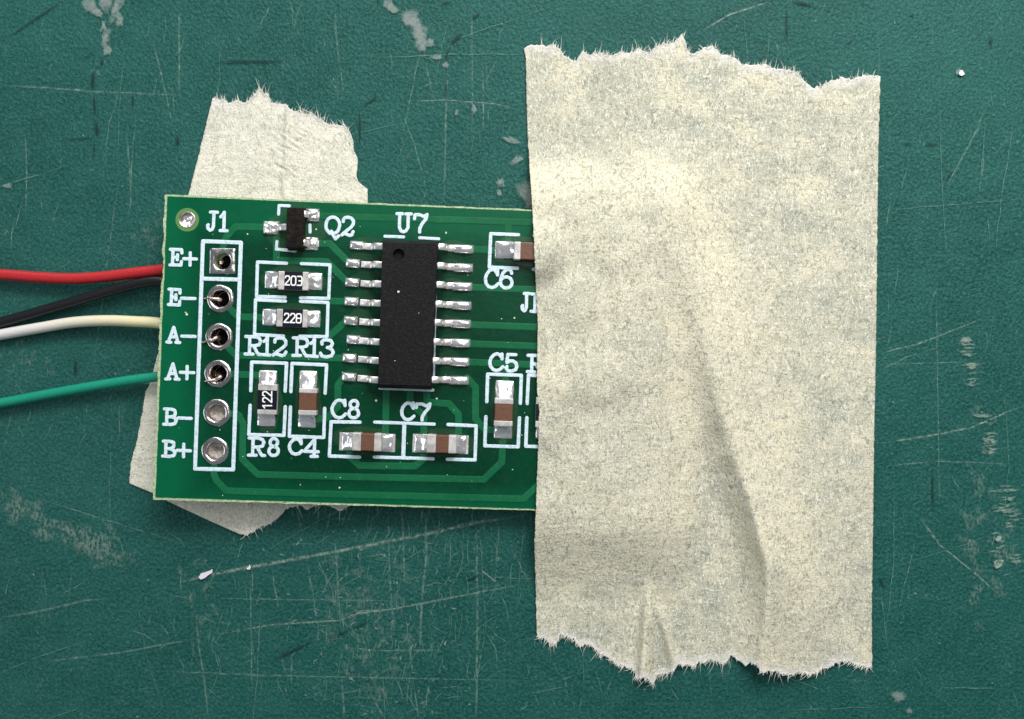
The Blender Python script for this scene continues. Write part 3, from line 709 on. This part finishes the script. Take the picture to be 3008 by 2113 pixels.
for i, (x, y) in enumerate(LL):
    xb = 1120-2.05*i*0.9; yb = y+8
    lead('lead', (xb+4, yb), (x-xb, y-yb), M['tin'], ic, [(-8,.086),(12,.086),(18,.083),(22,.072),(25,.034),(29,.018),(35,.013),(60,.012)], 19, i)
    solder('solder_joint', rq(x-1, y-13, x+42, y+14, .08), .034, .02, None, M['solder'], ic, .010, 31.+i, 14, 8, 2.6)
for i, (x, y) in enumerate(RL):
    xb = 1287-2.7*i; yb = y-3
    lead('lead', (xb-6, yb), (x-xb, y-yb), M['tin'], ic, [(-8,.086),(18,.086),(24,.083),(28,.072),(31,.034),(36,.018),(42,.013),(76,.012)], 19, i+9)
    solder('solder_joint', rq(x-60, y-13, x+1, y+14, .035), .034, .02, None, M['solder'], ic, .009, 51.+i, 16, 8, 2.8)

# dried flux round the joints
fx = Strip.__new__(Strip); fx.v = []; fx.f = []; fx.a = []
def flux(cx, cy, rx, ry, k):
    b = len(fx.v); N = 20; ph = random.random()*50; fx.v.append(B(cx, cy, .0028)); fx.a.append(k)
    for ring, al in ((.7, k), (.92, k*1.0), (1., 0.)):
        for i in range(N):
            t = 2*math.pi*i/N; q_ = ring*(1+.25*noise.noise((math.cos(t)*1.6+ph, math.sin(t)*1.6, ph)))
            fx.v.append(B(cx+rx*q_*math.cos(t), cy+ry*q_*math.sin(t), .0028+.00002*(len(fx.v)%17))); fx.a.append(al)
    for i in range(N):
        j = (i+1)%N; fx.f.append((b, b+1+j, b+1+i))
        for q_ in range(2): fx.f.append((b+1+q_*N+i, b+1+q_*N+j, b+1+(q_+1)*N+j, b+1+(q_+1)*N+i))
for x, y in LL: flux(x+50, y-8, random.uniform(34,48), random.uniform(18,26), random.uniform(.3,.9))
for x, y in RL: flux(x-60, y-6, random.uniform(34,48), random.uniform(18,26), random.uniform(.3,.9))
for x, y, a, b_ in ((862,824,100,44),(857,935,100,44),(785,1172,44,100),(904,1173,44,100),(1078,1295,100,46),(1297,1302,100,46),(1480,1205,44,104),(1560,738,120,50),(865,672,90,80)): flux(x, y, a, b_, .8)
from_py('flux_residue', fx.v, fx.f, M['flux'], board, False, True, {'fade': fx.a})
# dust specks on board and chip
dv, df = [], []
for x, y, q_, h in [(1170,857,3.5,.1515),(997,1433,3,.003),(1310,684,3,.003),(1511,934,2.5,.003),(549,924,4,.003),(545,918,2,.003),(727,688,2.5,.003),(929,674,2.5,.003),(1105,1177,3,.003),(1283,1171,3,.003),(1160,1060,1.5,.1515),(1230,920,1.2,.1515),(780,1150,2,.003)]+[(random.uniform(500,1550), random.uniform(620,1460), random.uniform(.8,1.7), .0032) for _ in range(60)]:
    b = len(dv)
    for k in range(6): t = k*math.pi/3; dv.append(B(x+q_*random.uniform(.7,1.3)*math.cos(t), y+q_*random.uniform(.7,1.3)*math.sin(t), h+.001*random.random()))
    df.append(tuple(range(b, b+6))[::-1])
from_py('dust_specks', dv, df, M['fibre'], board, False, True)

# ------------------------------------------------------------------ wires
def tube(name, pts, r, m, parent=None, n=14, taper=None, caps=True):
    # Catmull-Rom through pts
    pp = []
    for i in range(len(pts)-1):
        p0, p1, p2, p3 = pts[max(0,i-1)], pts[i], pts[i+1], pts[min(len(pts)-1,i+2)]
        for k in range(8):
            t = k/8; pp.append(.5*((2*p1)+(p2-p0)*t+(2*p0-5*p1+4*p2-p3)*t*t+(3*p1-p0-3*p2+p3)*t**3))
    pp.append(pts[-1]); vs, fs = [], []
    up = Vector((0,0,1)); K = len(pp)
    for i, p in enumerate(pp):
        d = (pp[min(K-1,i+1)]-pp[max(0,i-1)]).normalized(); s_ = d.cross(up)
        if s_.length < .1: s_ = d.cross(Vector((0,1,0)))
        s_.normalize(); u_ = s_.cross(d)
        rr = r*(taper(i/(K-1)) if taper else 1)
        for j in range(n): t = 2*math.pi*j/n; vs.append(p+(s_*math.cos(t)+u_*math.sin(t))*rr)
    for i in range(K-1):
        for j in range(n): fs.append((i*n+j, i*n+(j+1)%n, (i+1)*n+(j+1)%n, (i+1)*n+j))
    if caps: fs.append(tuple(range(n))); fs.append(tuple((K-1)*n+j for j in range(n))[::-1])
    return from_py(name, vs, fs, m, parent, True)
def wire(cpts, r, m, hole, label, strand=None):
    zs = []
    pts = [P(x, y, z) for x, y, z in cpts]
    hx = B(hole[0], hole[1], -.11)
    pts += [Vector((hx.x-.22, hx.y+(pts[-1].y-hx.y)*.35, .098)), Vector((hx.x-.09, hx.y, .094))]
    o = tube('wire', pts, r, m); tag(o, label, 'wire', 'thin insulated wires soldered under the board')
    tube('bare_core', [pts[-1], Vector((hx.x-.03, hx.y, .100)), Vector((hx.x-.006, hx.y, .135)), B(hole[0]-4, hole[1]+4, -.06)], .014, M['copper'], o, 8)
    if strand:
        tube('stray_strand', [B(hole[0]-2, hole[1]+4, -.055)]+[B(*s_) for s_ in strand], .0125, M['copper'], o, 8, lambda t: 1.35*(1-.75*t))
    return o
wire([(-160,800,.07),(0,807,.075),(124,816,.08),(220,819,.085),(310,813,.09),(400,802,.098),(475,793,.102)], .039, M['red'], HOLES[0], 'red wire entering the frame highest on the left, going under the board')
wire([(-160,985,.05),(0,948,.055),(155,904,.065),(248,877,.08),(340,850,.095),(402,834,.104),(475,827,.106)], .036, M['blackw'], HOLES[1], 'black wire running diagonally up to the board below the red wire', [(646,880,.0),(630,878,.022),(614,876,.02),(600,877,.014)])
wire([(-160,1017,.05),(0,984,.055),(124,962,.065),(217,947,.075),(310,942,.09),(400,945,.1),(475,951,.102)], .038, M['white'], HOLES[2], 'cream white wire arching between the black and the green wire', [(636,992,.0),(622,1000,.02),(606,1003,.02),(592,1007,.012)])
wire([(-160,1213,.06),(0,1185,.065),(155,1156,.075),(310,1129,.09),(400,1115,.1),(475,1106,.102)], .035, M['greenw'], HOLES[3], 'green wire, lowest of the wires at the left side', [(648,1107,.0),(630,1116,.012),(610,1119,.02),(602,1120,.014)])

# ------------------------------------------------------------------ masking tape
def poly_at(pts):                        # arc-length sampler
    L = [0.]
    for a, b_ in zip(pts, pts[1:]): L.append(L[-1]+math.hypot(b_[0]-a[0], b_[1]-a[1]))
    def f(t):
        s_ = max(0, min(1, t))*L[-1]
        for i in range(1, len(L)):
            if s_ <= L[i] or i == len(L)-1:
                k = (s_-L[i-1])/max(1e-9, L[i]-L[i-1]); a, b_ = pts[i-1], pts[i]
                return (a[0]+(b_[0]-a[0])*k, a[1]+(b_[1]-a[1])*k)
    return f
def lerp_tab(tab, y):
    if y <= tab[0][0]: return tab[0][1]
    for (a, u), (b_, v) in zip(tab, tab[1:]):
        if y <= b_: k = (y-a)/(b_-a); k = k*k*(3-2*k)*.5+k*.5; return u+(v-u)*k
    return tab[-1][1]
sst = lambda t: (lambda q_: q_*q_*(3-2*q_))(max(0., min(1., t)))
def tape_sheet(name, T, Bt, L, R, nu, nv, zf, m, label, fuzz, torn_w=30, clean=None):
    fT, fB, fL, fR = map(poly_at, (T, Bt, L, R))
    c00, c10, c01, c11 = T[0], T[-1], Bt[0], Bt[-1]; vs, at, px = [], [], []
    Lt = [fL(j/nv) for j in range(nv+1)]; Rt = [fR(j/nv) for j in range(nv+1)]; Tt = [fT(i/nu) for i in range(nu+1)]; Bb = [fB(i/nu) for i in range(nu+1)]
    for i in range(nu+1):                # extra raggedness of the torn ends
        for arr, sg in ((Tt, 1), (Bb, -1)):
            x, y = arr[i]; e = min(1, min(i, nu-i)/6)
            if clean and clean(x, y): continue
            arr[i] = (x, y+e*(5*noise.noise((x*.09, y*.01, sg))+3.5*noise.noise((x*.31, sg, 2))))
    for j in range(nv+1):
        for arr, sg in ((Lt, 1), (Rt, 2)):
            x, y = arr[j]; e = min(1, min(j, nv-j)/6); arr[j] = (x+e*(2.2*noise.noise((y*.05, sg, 1))+2.*noise.noise((y*.22, sg, 5))), y)
    for j in range(nv+1):
        t = j/nv
        for i in range(nu+1):
            s_ = i/nu
            x = (1-t)*Tt[i][0]+t*Bb[i][0]+(1-s_)*Lt[j][0]+s_*Rt[j][0]-((1-s_)*(1-t)*c00[0]+s_*(1-t)*c10[0]+(1-s_)*t*c01[0]+s_*t*c11[0])
            y = (1-t)*Tt[i][1]+t*Bb[i][1]+(1-s_)*Lt[j][1]+s_*Rt[j][1]-((1-s_)*(1-t)*c00[1]+s_*(1-t)*c10[1]+(1-s_)*t*c01[1]+s_*t*c11[1])
            vs.append(P(x, y, zf(x, y))); px.append(max(0, min(1, 1-(vs[-1].z-.018)/.05)) if y > 1530 or y < 560 or x > 1960 else .45)
            dT = abs(y-Tt[i][1]); dB = abs(y-Bb[i][1]); d = min(dT, dB)
            at.append(max(0., 1-(d/(torn_w*(1+.8*noise.noise((x*.025,y*.025,1))))))*.8*(0 if clean and clean(x, y) else 1))
    W = nu+1; fs = []
    for j in range(nv):
        for i in range(nu): k = j*W+i; fs.append((k, k+W, k+W+1, k+1))
    # thickness: a skirt folded under the rim
    rim = [i for i in range(W)]+[j*W+nu for j in range(1, nv+1)]+[nv*W+i for i in range(nu-1, -1, -1)]+[j*W for j in range(nv-1, 0, -1)]
    b = len(vs)
    for k in rim: vs.append(vs[k]-Vector((0,0,.008))); at.append(at[k]); px.append(px[k])
    n = len(rim)
    for k in range(n): fs.append((rim[k], rim[(k+1)%n], b+(k+1)%n, b+k))
    o = from_py(name, vs, fs, m, None, True, False, {'torn': at, 'pressed': px})
    tag(o, label, 'tape')
    # fibres standing out of the torn ends
    fv, ff = [], []
    def fib(x, y, a, Ln, w, z):
        bb = len(fv); bend = random.gauss(0, .5)
        for k in range(4):
            ww = w*(1-k/3.2)*.5; fv.append(P(x-math.sin(a)*ww, y+math.cos(a)*ww, z)); fv.append(P(x+math.sin(a)*ww, y-math.cos(a)*ww, z+.001))
            x += math.cos(a)*Ln/3; y += math.sin(a)*Ln/3; a += bend/3; z = max(.006, z+random.uniform(-.004,.006))
        for k in range(3): ff.append((bb+2*k, bb+2*k+1, bb+2*k+3, bb+2*k+2))
    for arr, ang0, cnt in ((Tt, -math.pi/2, fuzz[0]), (Bb, math.pi/2, fuzz[1])):
        for k in range(cnt):
            i = random.randrange(2, nu-1); x, y = arr[i]; x += random.uniform(-2,2); y += -math.sin(ang0)*random.uniform(0,9)
            if clean and clean(x, y): continue
            if noise.noise((x*.02, ang0, 7)) < random.uniform(-.6,.35): continue
            long_ = random.random() < .06
            fib(x, y, ang0+fuzz[2]+random.gauss(0,.45), random.uniform(22,50) if long_ else random.choice((5,7,9,12,20))*random.uniform(.7,1.3), 1.4 if long_ else random.uniform(1.3,3.2), zf(x,y)+.001)
    from_py('torn_fibres', fv, ff, M['fibre'], o, False, True)
    return o
a_ = lambda o, s_, pts: [(o[0]+x/s_, o[1]+y/s_) for x, y in pts]
TT = a_((1500,60), 3.5875, [(140,300),(190,265),(290,255),(380,275),(430,262),(450,240),(470,275),(520,300),(560,370),(640,420),(700,420),(760,335),(830,370),(940,345),(1060,370),(1150,325),(1240,350),(1350,300),(1400,335),(1480,330),(1540,265),(1650,240),(1720,240),(1775,170),(1812,140),(1840,230),(1850,310),(1920,360)])
TT += a_((2040,100), 3.5875, [(40,180),(100,150),(190,135),(250,170),(270,215),(340,225),(440,260),(490,315),(600,330),(740,320),(830,360),(960,380),(1060,395),(1120,450),(1190,530),(1250,565),(1330,565),(1400,510),(1480,480),(1560,460),(1640,485),(1750,445),(1870,435),(1960,445)])
TB = a_((1540,1680), 4.1, [(150,740),(190,810),(240,800),(300,870),(350,880),(400,840),(425,765),(470,755),(560,800),(600,810),(660,900),(740,880),(830,910),(920,1000),(1040,1050),(1110,1120),(1320,1180),(1370,1290),(1460,1280),(1550,1350),(1590,1270),(1650,1240),(1740,1220),(1790,1180),(1860,1110),(1960,1120),(2040,1160)])
TB += a_((2040,1680), 4.1, [(60,1085),(230,1075),(370,1105),(440,1010),(520,1060),(620,1140),(660,1095),(740,1130),(830,1230),(900,1195),(1000,1210),(1130,1255),(1250,1215),(1400,1250),(1540,1185),(1650,1150),(1700,1090),(1840,1080),(1960,1130),(2080,1150),(2140,1165)])
TLf = [TT[0],(1545,172),(1546,260),(1549,380),(1556,500),(1562,580),(1568,700),(1575,855),(1580,955),(1578,1040),(1577,1130),(1584,1210),(1580,1340),(1574,1500),(1570,1600),(1573,1700),TB[0]]
TRt = [TT[-1],(2580,440),(2577,700),(2573,1050),(2568,1263),(2565,1525),(2561,1800),TB[-1]]
XA = [(380,1780),(680,1860),(1000,1965),(1226,2027),(1332,2052),(1437,2092),(1516,2128),(1600,2155),(1674,2172),(1780,2172),(1906,2154),(1980,2150)]
WR = [(380,130),(1000,130),(1300,130),(1700,105),(1960,110)]
XB = [(380,1880),(430,1900),(530,1950),(680,1980),(850,2046),(1000,2078),(1190,2112),(1330,2152),(1400,2178),(1474,2203),(1569,2226),(1664,2250),(1717,2256),(1800,2250),(1960,2232)]
AM = [(380,.0),(470,.045),(600,.085),(850,.145),(1000,.165),(1200,.165),(1400,.16),(1560,.185),(1680,.185),(1760,.165),(1860,.14),(1960,.12)]
WLt = [(380,70),(900,85),(1226,80),(1400,62),(1569,56),(1700,58),(1960,60)]
X2 = [(1740,2172),(1830,2160),(1960,2152)]; A2 = [(1680,0.),(1780,.035),(1860,.055),(1960,.05)]
def fold(x, y):
    xb_ = lerp_tab(XB, y); xa_ = lerp_tab(XA, y); am = lerp_tab(AM, y)
    if x < xb_:
        t = max(0., min(1., (x-xa_)/(xb_-xa_))); return am*t**1.7
    e = (x-xb_)/lerp_tab(WR, y); return am*math.exp(-e**1.25) if e < 6 else 0
def tape_z(x, y):
    yt, yb = top_y(x), bot_y(x)
    # board plateau with sagging flanks
    du = max(0, yt-y)/200.; dd = max(0, y-yb)/270.; dr = max(0, x-1915)/185.
    d = math.sqrt((du if du else dd)**2+dr*dr)
    bz = B(x, y, .024).z
    bz += .008*noise.noise((x*.006, y*.006, 4))+.003*noise.noise((x*.02, y*.02, 8))
    for cx, cy, rx, ry, h in ((1572,738,64,64,.078),(1605,1210,50,85,.034),(1800,720,70,60,.018),(1880,950,60,190,.028),(1740,1400,58,58,.016),(1700,880,60,60,.02),(1720,1110,90,60,.03)):
        q_ = ((x-cx)/rx)**2+((y-cy)/ry)**2; bz += h*math.exp(-q_*q_*.35) if q_ < 8 else 0
    k = 1-sst(d); z = .013+(bz-.013)*k
    z += (.0035*noise.noise((x*.012,y*.012,2))+.002*noise.noise((x*.04,y*.04,6)))*(1-k)+.0025
    # long fold running off the board's corner: a face climbing to a crest, then falling away to the right; soft above, sharper below
    rr = lerp_tab([(380,46),(900,34),(1250,20),(1500,9),(1960,9)], y)
    z += sum(w*fold(x+k*rr, y) for k, w in ((-1,.16),(-.5,.22),(0,.24),(.5,.22),(1,.16)))
    # two small pleats at the lower end
    if y > 1640:
        g_ = sst((y-1680)/130.)
        xa = 1906-.07*(y-1690); xb2 = 1912+.26*(y-1690)
        z += 0.065*g_*(math.exp(-((x-xa)/(13.))**2) if x < xa else math.exp(-((x-xa)/26.)**2))+.032*sst((y-1745)/110.)*(math.exp(-((x-xb2)/13.)**2) if x < xb2 else math.exp(-((x-xb2)/24.)**2))
    return z
tape_sheet('masking_tape', TT, TB, TLf, TRt, 300, 430, tape_z, M['tape'], 'large piece of beige masking tape with torn ends covering the right side of the board', (900, 1000, .35))

ST = a_((520,240), 3.827, [(400,185),(430,180),(460,205),(520,200),(570,240),(640,225),(690,200),(705,228),(790,230),(860,160),(900,110),(940,68),(970,130),(1010,140),(1050,200),(1060,240),(1110,245),(1190,250),(1240,270),(1300,330),(1400,350),(1480,380),(1500,345),(1570,400),(1620,440),(1720,480),(1800,490),(1900,510),(1950,580)])
SR = [ST[-1],(1038,418),(1039,444),(1050,465),(1050,490),(1046,518),(1058,540),(1079,555),(1080,600),(1075,1000),(1050,1440),(1035,1482)]
SL = [ST[0],(608,355),(590,430),(570,508),(554,572),(520,760),(482,960),(467,1030),(451,1086),(438,1132),(427,1155),(416,1222),(403,1292),(384,1361),(380,1421)]
SB = [(380,1421),(448,1449),(495,1474),(615,1530),(704,1570),(724,1573),(754,1557),(787,1543),(820,1520),(836,1500),(856,1490),(883,1485),(899,1499),(919,1489),(952,1482),(975,1490),(999,1502),(1020,1490),(1035,1482)]
def small_z(x, y):
    z = .013+.004*noise.noise((x*.012,y*.012,12))+.002*noise.noise((x*.05,y*.05,3))
    if y < 620:
        xc = 846-.05*(y-330)+8*noise.noise((y*.02,0,0)); z += .020*math.exp(-((x-xc)/9.)**2)-.0*0
        z += .010*noise.noise((x*.03, (y-.45*x)*.11, 5))*math.exp(-((x-xc-6)/55.)**2)*sst((y-330)/60.)*sst((560-y)/60.)
    if y > 1440: z += .010*sst((y-1440)/130.)*max(0, 1-abs(x-720)/260.)
    return z
tape_sheet('masking_tape', ST, SB, SL, SR, 150, 300, small_z, M['tape2'], 'small crooked strip of pale masking tape passing beneath the left side of the board', (420, 160, 0.), 20, lambda x, y: y > 1250 and x < 712)

print('verts', sum(len(o.data.vertices) for o in bpy.data.objects if o.type == 'MESH'), 'objects', len(bpy.data.objects))
